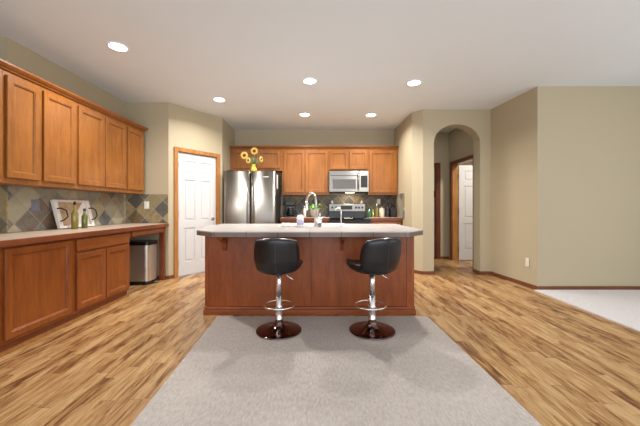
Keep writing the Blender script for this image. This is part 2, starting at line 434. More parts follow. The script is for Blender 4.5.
D2 = dstruct('door_2', (2.92, 6.43, 0), 0)   # open leaf, hinged at the far jamb
s = six_panel('door_panel', .76, 2.02, D2); s.location = (.13, -.03, .012)
for z in (.25, 1.05, 1.80): bx('hinge', M['nickel'], D2, (.118, .132, -.04, -.015, z-.05, z+.05))
Yc0, Yc1 = 5.55-6.43, 0.0
bx('casing', M['dark_trim'], D2, (-.022, 0, 0, .07, 0, 2.11), (-.022, 0, Yc0-.07, Yc0, 0, 2.11), (-.022, 0, Yc0, 0, 2.04, 2.11))
bx('jamb', M['oak'], D2, (0, .12, -.014, 0, 0, 2.04), (0, .12, Yc0, Yc0+.014, 0, 2.04), (0, .12, Yc0, 0, 2.036, 2.05))
D3 = dstruct('door_3', (1.90, 6.6, 0), 0)
s = six_panel('door_panel', .71, 2.02, D3); s.location = (.014, .05, .012)
bx('casing', M['dark_trim'], D3, (-.07, 0, -.022, 0, 0, 2.11), (.74, .83, -.022, 0, 0, 2.11), (0, .74, -.022, 0, 2.05, 2.11))
bx('jamb', M['dark_trim'], D3, (0, .014, 0, .12, 0, 2.04), (.726, .74, 0, .12, 0, 2.04), (0, .74, 0, .12, 2.036, 2.05))
bx('strike_plate', M['iron'], D3, (.69, .735, .03, .06, 1.35, 1.50))

# ------------------------------------------------------------------ rug and carpet
bm = bmesh.new(); prism(bm, [(-.92, .9), (1.16, .9), (1.14, 3.075), (-1.01, 3.075)], 0.0, .012)
tag(obj('rug', bm, M['rug']), 'beige grey woven rug under the two bar stools, on the wood floor', 'rug')
bm = bmesh.new(); prism(bm, [(2.80, -2.4), (5.49, -2.4), (5.49, 4.07), (2.96, 4.07)], 0.0, .012)
c = obj('trim_carpet', bm, M['carpet']); c['kind'] = 'structure'

# ------------------------------------------------------------------ cabinets
def panel_door(name, x0, x1, z0, z1, y, parent, mat, th=.02, fr=.058, flat=False):
    """recessed panel front: front face at y, growing to +y"""
    bm = bmesh.new()
    if flat:
        box(bm, x0, x1, y, y+th, z0, z1, bev=.004)
        return obj(name, bm, mat, parent)
    def ring(i, yy): return [bm.verts.new(p) for p in ((x0+i, yy, z0+i), (x1-i, yy, z0+i), (x1-i, yy, z1-i), (x0+i, yy, z1-i))]
    L = [ring(0, y+th), ring(0, y+.003), ring(.003, y), ring(fr-.008, y), ring(fr-.004, y+.004), ring(fr, y+.004), ring(fr+.005, y+.015)]
    bm.faces.new(L[0])
    for a, b in zip(L, L[1:]):
        for i in range(4): bm.faces.new((a[i], a[(i+1) % 4], b[(i+1) % 4], b[i]))
    bm.faces.new(L[-1])
    return obj(name, bm, mat, parent)

def upper(label, loc, rz, w, z0, z1, depth, doors, dz0=None, dz1=None, group=None, name='upper_cabinet'):
    """local x along the wall, front at local y=0, body goes to +y"""
    t = thing(name, label, 'cabinet', (loc[0], loc[1], z0), rz, group)
    h = z1-z0
    bx('body', M['cherry'], t, (0, w, .001, depth, 0, h), bev=.002)
    for a, b in doors:
        panel_door('door', a, b, (dz0 or z0+.045)-z0, (dz1 or z1-.035)-z0, -.021, t, M['cherry'])
    return t
UX = -2.68; UZ0, UZ1 = 1.335, 2.31
gl = 'wooden wall cabinets on the left wall'
def upl(label, y0, y1, doors, depth=.315): return upper(label, (UX, y0), R(90), y1-y0, UZ0, UZ1, depth, [(a-y0, b-y0) for a, b in doors], 1.385, 2.27, gl)
upl('wooden wall cabinet cut off by the left edge of the photo', 2.10, 2.562, [(2.15, 2.545)], .665)
upl('narrow single-door wall cabinet, first full door from the left edge', 2.564, 2.913, [(2.587, 2.897)], .665)
upl('single-door wooden wall cabinet above the white tray, second full door from the left', 2.915, 3.345, [(2.938, 3.329)])
upl('double-door wooden wall cabinet, third and fourth doors of the left row', 3.347, 4.228, [(3.371, 3.785), (3.803, 4.215)])
upl('single-door wooden wall cabinet at the far end of the left row, nearest the white door', 4.230, 4.655, [(4.243, 4.638)])
def crown(name, label, y0, y1, z):
    prof = [(0, 0), (.012, 0), (.018, .012), (.03, .018), (.045, .034), (.05, .045), (.05, .055), (0, .055)]
    return prof
def crown_run(label, pts, outs, z, mat):
    """pts polyline of cabinet faces, outs = outward unit vectors (mitred)"""
    prof = [(-.02, 0), (.014, 0), (.018, .012), (.03, .018), (.045, .034), (.05, .042), (.05, .054), (-.02, .054)]
    bm = bmesh.new(); rings = []
    for p, o in zip(pts, outs): rings.append([bm.verts.new((p[0]+o[0]*r, p[1]+o[1]*r, z+k)) for r, k in prof])
    for a, b in zip(rings, rings[1:]):
        for i in range(len(prof)): bm.faces.new((a[i], a[(i+1) % len(prof)], b[(i+1) % len(prof)], b[i]))
    bm.faces.new(rings[0]); bm.faces.new(rings[-1][::-1])
    return tag(obj('crown_molding', bm, mat), label, 'molding', None)
crown_run('stepped wooden crown molding running along the top of the left wall cabinets', [(UX, 2.1), (UX, 4.655), (-2.995, 4.655)], [(1, 0), (1, 1), (0, 1)], UZ1+.001, M['cherry_h'])

# left base cabinets
BX = -2.36; BZ = .835
def base_l(label, y0, y1, depth=.635, doors=(), drawers=(), group='wooden base cabinets on the left wall'):
    t = thing('base_cabinet', label, 'cabinet', (BX, y0, 0), R(90), group); w = y1-y0
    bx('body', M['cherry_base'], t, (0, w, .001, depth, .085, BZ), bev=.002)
    bx('toe_kick', M['redwood'], t, (0, w, .03, depth, 0, .085))
    bx('shoe_molding', M['oak'], t, (0, w, .006, .03, 0, .03), label='pale wooden shoe molding')
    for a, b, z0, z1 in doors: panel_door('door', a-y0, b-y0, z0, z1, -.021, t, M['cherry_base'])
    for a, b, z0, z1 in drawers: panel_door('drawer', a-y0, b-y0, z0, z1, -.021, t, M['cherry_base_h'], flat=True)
    return t
base_l('wooden base cabinet cut off by the left edge of the photo', 1.62, 2.225, .985, [(1.66, 2.19, .11, .81)])
base_l('wide wooden base cabinet with one big recessed-panel door, nearest full one on the left', 2.227, 2.913, .62, [(2.262, 2.885, .115, .81)])
base_l('wooden base cabinet with one long drawer over two doors, left of the trash can', 2.915, 3.79, .62, [(2.945, 3.345, .115, .665), (3.36, 3.765, .115, .665)], [(2.945, 3.765, .69, .81)])
t = thing('built_in_desk', 'wooden desk apron with a slim drawer and end post over the trash can', 'desk', (BX, 3.792, 0), R(90))
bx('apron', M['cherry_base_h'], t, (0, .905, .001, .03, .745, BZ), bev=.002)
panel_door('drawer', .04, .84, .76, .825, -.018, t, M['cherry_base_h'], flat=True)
bx('end_panel', M['redwood'], t, (.855, .905, .031, .07, .0, BZ), (.855, .905, .0, .031, 0, .745), label='dark reddish end post')
# left worktop
t = thing('worktop', 'long beige tiled worktop with a dark wooden edge along the left wall', 'worktop', (-2.66, 3.15, .836))
bm = bmesh.new(); prism(bm, [(-.68, -1.53), (.335, -1.53), (.335, 1.555), (-.325, 1.555), (-.325, -.256), (-.68, -.256)], 0, .044); obj('tile_top', bm, M['cnt'], t)
bm = bmesh.new(); box(bm, .336, .356, -1.53, 1.555, -.006, .044, bev=.004); e = obj('wood_edge', bm, wood('edge_wood_y', lin(96, 46, 25), lin(136, 74, 44), 'Y'), t, 'dark wooden front edge')

# back wall cabinets
FY = 6.05
gb = 'wooden wall cabinets on the back wall'
def upb(label, x0, x1, z0, doors, dz0=None): return upper(label, (x0, FY), 0, x1-x0, z0, 2.31, .325, [(a-x0, b-x0) for a, b in doors], dz0 or z0+.045, 2.27, gb)
upb('short double-door wooden wall cabinet above the refrigerator, behind the sunflowers', -1.725, -.682, 1.87, [(-1.66, -1.215), (-1.195, -.72)])
upb('tall double-door wooden wall cabinet between refrigerator and microwave', -.680, .262, 1.385, [(-.645, -.228), (-.208, .238)])
upb('short double-door wooden wall cabinet directly above the microwave', .264, 1.052, 1.875, [(.288, .645), (.672, 1.03)], 1.90)
upb('single-door wooden wall cabinet right of the microwave', 1.054, 1.656, 1.385, [(1.078, 1.625)])
crown_run('straight wooden crown molding along the top of the back wall cabinets', [(-1.727, FY), (1.656, FY)], [(0, -1), (0, -1)], 2.311, M['cherry_h'])

def base_b(label, x0, x1, nd):
    t = thing('base_cabinet', label, 'cabinet', (x0, 5.76, 0), 0, 'wooden base cabinets on the back wall'); w = x1-x0
    bx('body', M['cherry'], t, (0, w, .001, .60, .09, .885), bev=.002); bx('toe_kick', M['redwood'], t, (0, w, .06, .6, 0, .09))
    for i in range(nd):
        a = .02+i*(w-.02)/nd; b = a+(w-.02)/nd-.02
        panel_door('door', a, b, .12, .69, -.021, t, M['cherry']); panel_door('drawer', a, b, .71, .86, -.021, t, M['cherry_h'], flat=True)
base_b('wooden base cabinet under the coffee maker, left of the range', -.68, .255, 2)
base_b('wooden base cabinet under the bottles, right of the range', 1.045, 1.642, 1)
for lab, a, b in (('tiled worktop with wooden edge under the coffee maker', -.69, .262), ('tiled worktop with wooden edge under the bottles right of the range', 1.04, 1.646)):
    t = thing('worktop', lab, 'worktop', (a, 5.74, .887))
    bx('tile_top', M['cnt'], t, (0, b-a, 0, .624, 0, .043)); bx('wood_edge', M['redwood'], t, (0, b-a, -.021, -.001, -.012, .043), bev=.003)

# ------------------------------------------------------------------ appliances
t = thing('refrigerator', 'stainless steel double-door refrigerator at the left end of the kitchen', 'refrigerator', (-1.18, 5.38, 0))
bx('body', M['ss_grey'], t, (-.48, .452, .075, .78, .03, 1.755), bev=.006, label='dark grey cabinet sides')
bx('foot_grille', M['black'], t, (-.44, .44, .09, .7, 0, .03))
for a, b, hx in ((-.485, -.004, -.045), (.004, .45, .045)):
    bm = bmesh.new(); n = 14; P = [(a+(b-a)*i/n, .010*(2*i/n-1)**2 + (.012 if i in (0, n) else 0)) for i in range(n+1)]
    prism(bm, P+[(b, .07), (a, .07)], .05, 1.78)
    for f in bm.faces: f.smooth = abs(f.normal.z) < .5 and f.calc_center_median().y < .035
    d = obj('door', bm, M['steel'], t)
    tb('handle', M['steel'], d, [(hx, .002, .78), (hx, -.045, .80), (hx, -.05, 1.10), (hx, -.045, 1.50), (hx, .002, 1.52)], .013)
bx('hinge_cover', M['black'], t, (-.44, -.34, .04, .16, 1.781, 1.80)); bx('hinge_cover', M['black'], t, (.34, .44, .04, .16, 1.781, 1.80))
bx('badge', M['chrome'], t, (.23, .33, -.004, 0, 1.67, 1.685))
bx('side_magnet', M['plastic'], t, (.456, .459, .13, .30, 1.48, 1.74), label='pale paper on the fridge side')

t = thing('microwave', 'stainless over-the-range microwave under the short wall cabinet', 'microwave', (.655, 5.95, 1.43))
bx('body', M['ss_grey'], t, (-.385, .385, .03, .42, 0, .425))
bx('door_frame', M['steel_h'], t, (-.39, .20, 0, .028, .012, .425), bev=.004)
bx('window', M['mwglass'], t, (-.325, .135, -.003, 0, .07, .26), label='grey tinted window')
bx('vent_strip', M['ss_grey'], t, (-.375, .19, -.002, 0, .33, .342))
bx('control_panel', M['steel_h'], t, (.202, .39, 0, .028, .012, .425), bev=.003)
bx('keypad', M['stitch0'], t, (.235, .365, -.003, 0, .10, .33), label='dark keypad')
tb('handle', M['steel'], t, [(.18, 0, .06), (.18, -.04, .08), (.18, -.045, .22), (.18, -.04, .36), (.18, 0, .38)], .010)
lm = bx('task_light', emit('task_lens', (1, .9, .7, 1), 8), t, (-.06, .12, .10, .16, -.004, 0))
l = bpy.data.lights.new('task_lamp', 'AREA'); l.shape = 'RECTANGLE'; l.size = .2; l.size_y = .08; l.energy = 3.0; l.color = (1, .86, .62)
lo = bpy.data.objects.new('task_lamp', l); COL.objects.link(lo); lo.parent = t; lo.location = (.03, .2, -.012)

t = thing('range', 'stainless and black glass electric range below the microwave', 'stove', (.65, 5.66, 0))
bx('body', M['ss_grey'], t, (-.38, .38, .03, .70, .06, .905)); bx('plinth', M['black'], t, (-.36, .36, .07, .68, 0, .06))
bx('oven_door', M['blackglass'], t, (-.378, .378, 0, .028, .24, .80), bev=.004); bx('storage_drawer', M['steel_h'], t, (-.378, .378, 0, .028, .07, .225), bev=.004)
tb('handle', M['steel_h'], t, [(-.3, 0, .76), (-.3, -.05, .77), (.3, -.05, .77), (.3, 0, .76)], .012)
ct = bx('cooktop', M['blackglass'], t, (-.385, .385, .0, .60, .907, .93), bev=.004)
for x, y, r in ((-.19, .17, .09), (.19, .17, .11), (-.19, .44, .075), (.19, .44, .09)):
    tb('burner', M['ss_grey'], ct, [(x+r*math.cos(k*math.pi/12), y+r*math.sin(k*math.pi/12), .931) for k in range(24)], .002, 6, True)
bx('backguard', M['black'], t, (-.385, .385, .61, .70, .907, 1.215), bev=.006)
bx('control_panel', M['steel_h'], t, (-.375, .375, .598, .61, 1.055, 1.205), bev=.003)
bx('display', M['stitch0'], t, (-.13, .105, .594, .598, 1.09, 1.17))
for x in (-.31, -.23, .185, .245, .315):
    bm = bmesh.new(); lathe(bm, [(.024, 0), (.02, .025)], n=16); bmesh.ops.rotate(bm, verts=bm.verts, matrix=Matrix.Rotation(R(90), 3, 'X')); bmesh.ops.translate(bm, verts=bm.verts, vec=(x, .598, 1.13))
    obj('knob', bm, M['black'], t)
for lab, x in (('small white shaker on the left end of the range backguard', .335), ('small white shaker on the right end of the range backguard', .965)):
    q = thing('shaker', lab, 'shaker', (x, 6.315, 1.215), 0, 'shakers on the range'); lt('body', M['ceramic'], q, [(.022, 0), (.024, .03), (.016, .055)], n=14); lt('cap', M['nickel'], q, [(.016, .055), (.014, .07), (.004, .074)], n=14)

# ------------------------------------------------------------------ island
IT = .895
t = thing('kitchen_island', 'large reddish wooden kitchen island in the middle of the room', 'island', (0, 3.15, 0))
bx('body', M['island'], t, (-1.15, 1.015, .012, 1.02, .08, .845))
bx('back_panel', M['island'], t, (-1.13, -.052, 0, .012, .09, .845)); bx('back_panel', M['island'], t, (-.046, .95, 0, .012, .09, .845))
bx('corner_post', M['island'], t, (-1.165, -1.13, -.006, .04, .08, .845), bev=.003); bx('corner_post', M['island'], t, (.95, 1.03, -.006, .06, .08, .845), bev=.003)
bm = bmesh.new()
box(bm, -1.178, 1.045, -.02, 1.03, 0, .055, bev=.004); box(bm, -1.17, 1.037, -.012, 1.025, .055, .085, bev=.006)
obj('base_molding', bm, M['island_h'], t)
for x in (-.955, .27):
    bm = bmesh.new(); pr = [(0, .845), (0, .68), (-.02, .675), (-.03, .70), (-.04, .75), (-.08, .78), (-.16, .80), (-.18, .845)]
    a = [bm.verts.new((x-.02, y, z)) for y, z in pr]; b = [bm.verts.new((x+.02, y, z)) for y, z in pr]
    bm.faces.new(a); bm.faces.new(b[::-1])
    for i in range(len(pr)): bm.faces.new((a[i], a[(i+1) % len(pr)], b[(i+1) % len(pr)], b[i]))
    obj('corbel', bm, M['island'], t)
for x0, x1 in ((-1.08, -.55), (-.53, .0), (.02, .52), (.54, .98)):   # kitchen side doors
    bm = bmesh.new(); box(bm, x0, x1, 1.021, 1.04, .12, .80, bev=.004); obj('door', bm, M['cherry'], t)
SX0, SX1, SY0, SY1 = -.44, .37, 3.66, 4.12
poly_l = [(-.98, 2.83), (SX0, 2.83), (SX0, 4.27), (-1.33, 4.27), (-1.33, 3.60), (-1.21, 3.04)]
poly_r = [(SX1, 2.83), (.885, 2.83), (1.095, 3.07), (1.13, 4.27), (SX1, 4.27)]
t = thing('island_worktop', 'pale grey tiled worktop with clipped corners on top of the kitchen island', 'worktop', (0, 0, .84))
bm = bmesh.new(); e = .012
def inset(P, k): 
    cx, cy = -.1, 3.55
    return [(cx+(x-cx)*(1-k*abs(x-cx > 0 or x-cx < 0)*(abs(x) > .5)), cy+(y-cy)*(1-k*(y < 3 or y > 4.2))) for x, y in P]
for P in (poly_l, poly_r): prism(bm, P, .045, .056)
prism(bm, [(SX0, 2.83), (SX1, 2.83), (SX1, SY0), (SX0, SY0)], .045, .056); prism(bm, [(SX0, SY1), (SX1, SY1), (SX1, 4.27), (SX0, 4.27)], .045, .056)
obj('tile_top', bm, M['isl_top'], t)
bm = bmesh.new()
for P in (poly_l, poly_r): prism(bm, P, .006, .045)
prism(bm, [(SX0, 2.83), (SX1, 2.83), (SX1, SY0), (SX0, SY0)], .006, .045); prism(bm, [(SX0, SY1), (SX1, SY1), (SX1, 4.27), (SX0, 4.27)], .006, .045)
obj('tile_edge', bm, M['isl_edge'], t, 'brown grey edge tiles')

TZ = .896
t = thing('sink', 'white drop-in kitchen sink set in the island worktop', 'sink', (0, 0, TZ))
bm = bmesh.new(); r = .03
def ringr(bm, i, z): return [bm.verts.new(p) for p in ((SX0+i, SY0+i, z), (SX1-i, SY0+i, z), (SX1-i, SY1-i, z), (SX0+i, SY1-i, z))]
L = [ringr(bm, -.025, 0), ringr(bm, -.02, .014), ringr(bm, .01, .016), ringr(bm, .02, 0), ringr(bm, .035, -.04), ringr(bm, .03, -.047)]
for a, b in zip(L, L[1:]):
    for i in range(4): bm.faces.new((a[i], a[(i+1) % 4], b[(i+1) % 4], b[i]))
bm.faces.new(L[-1]); obj('basin', bm, M['ceramic'], t)
lt('drain', M['chrome'], t, [(.04, -.047), (.04, -.044), (.02, -.045)], (0, 3.89, 0))

t = thing('faucet', 'tall chrome gooseneck faucet standing on the island beside the sink', 'faucet', (.0, 3.58, TZ))
lt('base', M['chrome'], t, [(.032, 0), (.032, .008), (.022, .014), (.02, .10), (.016, .11)])
dx, dy = -.115, .09; pts = [(0, 0, .10), (0, 0, .28)]
for i in range(0, 13):
    a = math.pi*i/12; pts.append((dx*(1-math.cos(a))/2, dy*(1-math.cos(a))/2, .30+.10*math.sin(a)))
tb('spout', M['nickel'], t, pts, .0155, 12)
tb('spray_head', M['chrome'], t, [(dx, dy, .30), (dx, dy, .27), (dx, dy, .22), (dx, dy, .20)], [.0165, .019, .022, .019], 12)
tb('lever', M['chrome'], t, [(.018, 0, .07), (.04, 0, .075), (.09, -.01, .12)], .006)
t = thing('water_spout', 'slim chrome drinking-water spout to the right of the tall faucet', 'faucet', (.30, 3.58, TZ))
lt('base', M['chrome'], t, [(.02, 0), (.018, .01), (.009, .02)], n=16)
tb('spout', M['chrome'], t, [(0, 0, .015), (0, 0, .19)]+[(-.0-.035*(1-math.cos(a)), .03*(1-math.cos(a)), .19+.035*math.sin(a)) for a in [k*math.pi/8 for k in range(1, 8)]], .006)

t = thing('soap_dispenser', 'white soap bottle with black pump and lilac label on the island', 'bottle', (-.185, 3.52, TZ))
lt('bottle', M['ceramic'], t, [(.038, 0), (.042, .01), (.042, .11), (.034, .135), (.015, .147)]); lt('label', M['label'], t, [(.0425, .03), (.0425, .09)])
bm = bmesh.new(); lathe(bm, [(.016, .147), (.016, .163), (.006, .165), (.006, .185), (.012, .187), (.012, .197)], n=16); box(bm, -.045, 0, -.006, .006, .187, .197); obj('pump', bm, M['black'], t)
t = thing('dish_soap_bottle', 'clear narrow bottle standing right of the faucet on the island', 'bottle', (.045, 3.50, TZ))
lt('bottle', M['clear'], t, [(.024, 0), (.026, .008), (.027, .10), (.018, .125), (.010, .132)]); lt('cap', M['plastic'], t, [(.011, .132), (.011, .155), (.005, .162)], n=16)
t = thing('scrubber_dish', 'low white dish holding scrubbers at the left end of the sink', 'dish', (-.36, 3.555, TZ))
lt('dish', M['ceramic'], t, [(.055, 0), (.07, .018), (.066, .018), (.05, .006)]);
for x, y, rr in ((-.028, 0, .026), (.028, .005, .028)): lt('scrubber', M['traywhite'], t, [(rr*.4, .008), (rr, .02), (rr, .034), (rr*.5, .048)], (x, y, 0), 14)
bx('scrubber_grip', M['black'], t, (.02, .036, -.003, .012, .049, .058))
t = thing('sponge', 'grey and white sponge lying on the sink edge right of the scrubber dish', 'sponge', (-.27, 3.585, TZ))
bx('sponge_pad', M['plastic'], t, (-.01, .05, -.03, .03, 0, .022), bev=.005)

# ------------------------------------------------------------------ bar stools
def squircle_pad(bm, fn, n=18, k=.36):
    """fn(X, Z, side) -> point, (X,Z) in [-1,1] rounded square; side +1/-1 surfaces meet at the rim"""
    G = {}
    for sd in (1, -1):
        for i in range(n+1):
            for j in range(n+1):
                s, q = -1+2*i/n, -1+2*j/n
                rim = i in (0, n) or j in (0, n)
                if rim and sd == -1: G[sd, i, j] = G[1, i, j]; continue
                X, Z = s*math.sqrt(1-k*q*q), q*math.sqrt(1-k*s*s)
                ed = 1-max(abs(s), abs(q))**6
                G[sd, i, j] = bm.verts.new(fn(X, Z, sd*math.sqrt(max(ed, 0))))
        for i in range(n):
            for j in range(n):
                f = bm.faces.new((G[sd, i, j], G[sd, i+1, j], G[sd, i+1, j+1], G[sd, i, j+1])); f.smooth = True
def make_stool():
    t = thing('bar_stool', '', 'stool', (0, 0, .012), 0, 'black bar stools at the island')
    lt('base', M['chrome_reflecting'], t, [(.195, 0), (.205, .004), (.205, .010), (.20, .013), (.13, .022), (.08, .036), (.05, .055), (.036, .075), (.032, .10)], n=48)
    lt('sleeve', M['chrome'], t, [(.033, .10), (.033, .115), (.030, .118), (.030, .195), (.033, .198), (.033, .23), (.028, .234), (.028, .32)])
    lt('gas_lift', M['chrome'], t, [(.0255, .32), (.0255, .535)])
    ft = tb('footrest', M['chrome'], t, [(.142*math.sin(a), .03+.135*math.cos(a), .225) for a in [2*math.pi*k/36 for k in range(36)]], .0075, 10, True)
    tb('bracket', M['chrome'], ft, [(0, -.028, .218), (0, -.105, .225)], .008); 
    tb('height_lever', M['chrome'], t, [(.02, -.02, .535), (.06, -.03, .525), (.10, -.04, .49), (.135, -.05, .472)], .005)
    bx('mounting_plate', M['black'], t, (-.08, .08, -.08, .08, .528, .537))
    bm = bmesh.new()
    def seat(X, Z, s):
        d = min(1, X*X+Z*Z)
        base = .565+.035*d*d+.02*max(0, abs(X))**3
        return (X*.217, .03+Z*.215, base+(.03 if s > 0 else .042)*s)
    squircle_pad(bm, seat, 18, .42)
    st = obj('seat', bm, M['leather'], t)
    bm = bmesh.new(); RR = .235
    def back(X, Z, s):
        wv = .207*(1-.07*max(0, -Z)**1.5-.02*max(0, Z)**3)
        th = X*wv/RR*1.12
        zz = .700+Z*.162
        r = RR+.022*s
        y = -.005-.05*Z*.5-.0+ (RR-.225) - (r*math.cos(th)) + (0 if Z > -.3 else (-Z-.3)*.06)
        return (r*math.sin(th), y, zz)
    squircle_pad(bm, back, 20, .30)
    bk = obj('backrest', bm, M['leather'], t)
    # centre seam and cross stitching on the rear of the back
    def bp(X, Z): return back(X, Z, -1) if False else back(X, Z, 1.02)
    tb('seam', M['stitch'], bk, [bp(0, z/10) for z in range(-9, 10)], .0028, 6)
    return t
st = make_stool()
st.location = (-.335, 2.71, .012); st.rotation_euler = (0, 0, R(0)); st['label'] = 'black padded bar stool on chrome pole, left one, seen squarely from behind'
dup(st, (.507, 2.71, .012), R(21), 'black padded swivel bar stool on chrome pole, right one, turned to the left')

# ------------------------------------------------------------------ things on the back worktops
t = thing('coffee_maker', 'black coffee maker on the back worktop beside the refrigerator', 'coffee maker', (-.52, 6.12, .931))
bx('base', M['black'], t, (-.10, .10, -.13, .12, 0, .03), bev=.006); bx('water_tank', M['black'], t, (-.10, .10, .02, .12, .03, .24), bev=.008)
bx('brew_head', M['black'], t, (-.10, .10, -.12, .12, .241, .325), bev=.012); bx('trim_band', M['ss_grey'], t, (-.07, .07, -.124, -.12, .285, .30))
lt('carafe', M['blackglass'], t, [(.06, .031), (.075, .06), (.075, .12), (.055, .17), (.06, .185)], (0, -.055, 0)); tb('carafe_handle', M['black'], t, [(-.0, -.12, .16), (0, -.155, .14), (0, -.155, .08), (0, -.125, .06)], .008)
t = thing('potted_plant', 'small plant with bright green leaves in a speckled pot behind the faucet', 'plant', (-.03, 6.05, .931))
lt('pot', M['potgrey'], t, [(.06, 0), (.085, .10), (.09, .17), (.08, .17), (.07, .15)])
bm = bmesh.new()
for k in range(16):
    a = k*2.4; ln = .10+.08*random.random(); up = .02+.12*random.random(); wd = .018
    c0 = Vector((.03*math.cos(a), .03*math.sin(a), .15)); d = Vector((math.cos(a), math.sin(a), 0)); sd = Vector((-d.y, d.x, 0))
    P = [c0, c0+d*ln*.5+Vector((0, 0, up)), c0+d*ln+Vector((0, 0, up*.7))]
    l1, l2 = bm.verts.new(P[1]+sd*wd), bm.verts.new(P[1]-sd*wd); m1 = bm.verts.new(P[1]+Vector((0, 0, -.006))); b0 = bm.verts.new(P[0]); tp = bm.verts.new(P[2])
    bm.faces.new((b0, l1, m1)); bm.faces.new((b0, m1, l2)); bm.faces.new((l1, tp, m1)); bm.faces.new((m1, tp, l2))
f = obj('foliage', bm, M['bright_leaf'], t); sm = f.modifiers.new('s', 'SOLIDIFY'); sm.thickness = .003
t = thing('lotion_bottle', 'small white bottle on the back worktop left of the speckled pot', 'bottle', (-.225, 6.0, .931))
lt('bottle', M['ceramic'], t, [(.028, 0), (.03, .15), (.012, .19)], n=16); lt('cap', M['plastic'], t, [(.016, .19), (.014, .23)], n=16)
def bottle(name, label, x, y, z, r, h, mat, capmat, neck=.3, rn=.35, group=None, spout=False, ph=.12):
    q = thing(name, label, 'bottle', (x, y, z), 0, group)
    hb = h*(1-neck-ph)
    lt('bottle', mat, q, [(r*.92, 0), (r, .006), (r, hb), (r*.85, hb+.15*neck*h), (r*rn, hb+.5*neck*h), (r*rn, hb+neck*h)], n=20)
    lt('cap', capmat, q, [(r*rn*1.15, hb+neck*h), (r*rn*1.15, h*(1-ph*.3)), (r*rn*.6, h)], n=14)
    if spout: tb('pour_spout', capmat, q, [(0, 0, h*.97), (0, 0, h*1.0), (0, .03, h*.97), (0, .055, h*.90)], .006, 8)
    return q
gk = 'bottles on the worktop right of the range'
bottle('oil_bottle', 'squat dark green glass bottle next to the range', 1.095, 6.12, .931, .042, .20, M['greenglass'], M['greenglass'], .3, .4, gk)
bottle('oil_bottle', 'tiny amber bottle between the green bottle and the tall oil bottle', 1.175, 6.18, .931, .022, .15, M['amber'], M['plastic'], .3, .4, gk)
bottle('oil_bottle', 'tall golden oil bottle with white cap on the back worktop', 1.245, 6.14, .931, .032, .27, M['goldoil'], M['ceramic'], .35, .4, gk)
q = thing('canister', 'cream ceramic canister between the oil bottle and the dark bottles', 'canister', (1.36, 6.20, .931)); lt('body', M['cream'], q, [(.05, 0), (.055, .01), (.055, .16), (.05, .165)]); lt('lid', M['cream'], q, [(.056, .166), (.056, .18), (.01, .19), (.014, .205), (.005, .212)])
bottle('wine_bottle', 'dark wine bottle left of the other dark bottle in the back corner', 1.47, 6.15, .931, .04, .31, M['darkglass'], M['black'], .35, .35, gk)
q = thing('knife_block', 'dark knife block in the right back corner of the worktop', 'knife block', (1.575, 6.12, .931))
bm = bmesh.new(); vs = box(bm, -.05, .05, -.07, .07, 0, .2); 
for v in vs[4:]: v.co.y += .05
for v in (vs[6], vs[7]): v.co.z -= .03
obj('block', bm, M['darkglass'], q)
for x in (-.03, 0, .03): tb('knife_handle', M['black'], q, [(x, .0, .20), (x, -.03, .30)], .010, 8)

# sunflowers on the refrigerator
VX, VY, VZ = -1.155, 5.58, 1.781
t = thing('vase', 'yellow glazed vase of sunflowers on top of the refrigerator', 'vase', (VX, VY, VZ))
lt('body', M['yellow'], t, [(.035, 0), (.055, .02), (.06, .05), (.045, .09), (.03, .12), (.038, .15), (.032, .148), (.022, .12)])
def sunflower(label, x, z, r, y=-.04, tilt=0.0, yaw=0):
    q = thing('sunflower', label, 'flower', (VX, VY, VZ+.09), 0, 'sunflowers in the yellow vase')
    c = Vector((x, y, z))
    tb('stem', M['leaf'], q, [(x*.05, 0, .0), (x*.3, 0, z*.5), (x*.8, y*.3, z*.9), (x, y+.01, z)], .004, 6)
    rot = Matrix.Rotation(tilt, 4, 'Y') @ Matrix.Rotation(R(90), 4, 'X') 
    rot = Matrix.Rotation(yaw, 4, 'Z') @ rot
    bm = bmesh.new(); n = 16
    for k in range(n):
        for ly, sc2 in ((0, 1.), (1, .82)):
            a = 2*math.pi*(k+.5*ly)/n; d = Vector((math.cos(a), math.sin(a), 0)); s2 = Vector((-d.y, d.x, 0)); zz = .004*ly
            P = [d*r*.35+Vector((0, 0, zz)), d*r*.7*sc2+s2*r*.13+Vector((0, 0, .008+zz)), d*r*sc2+Vector((0, 0, .0+zz)), d*r*.7*sc2-s2*r*.13+Vector((0, 0, .008+zz))]
            bm.faces.new([bm.verts.new(p) for p in P])
    bm.transform(Matrix.Translation(c) @ rot); p = obj('petals', bm, M['petal'], q); sm = p.modifiers.new('s', 'SOLIDIFY'); sm.thickness = .002
    bm = bmesh.new(); lathe(bm, [(r*.36, -.006), (r*.40, .006), (r*.30, .014), (r*.1, .012)], n=18); bm.transform(Matrix.Translation(c) @ rot); obj('flower_centre', bm, M['seed'], q)
sunflower('large sunflower at the top middle of the bunch', +.015, .30, .074)
sunflower('large sunflower at the left of the bunch', -.165, .22, .077, -.05, R(-10))
sunflower('smaller drooping sunflower low on the left of the bunch', -.09, .125, .060, -.06, 0, R(-25))
sunflower('sunflower seen edge-on at the right of the bunch', .14, .15, .060, -.04, 0, R(65))
bm = bmesh.new()
for k in range(22):
    a = random.uniform(0, 6.28); ln = random.uniform(.08, .16); el = random.uniform(.7, 1.3)
    d = Vector((math.cos(a)*math.cos(el), math.sin(a)*math.cos(el), math.sin(el))); sd = d.cross(Vector((.3, 1, .2))).normalized(); c0 = Vector((0, 0, .04))+d*.05
    bm.faces.new([bm.verts.new(p) for p in (c0, c0+d*ln*.5+sd*.014, c0+d*ln, c0+d*ln*.5-sd*.014)])
o = obj('foliage', bm, M['leaf'], t); o.location = (0, 0, .08); sm = o.modifiers.new('s', 'SOLIDIFY'); sm.thickness = .002

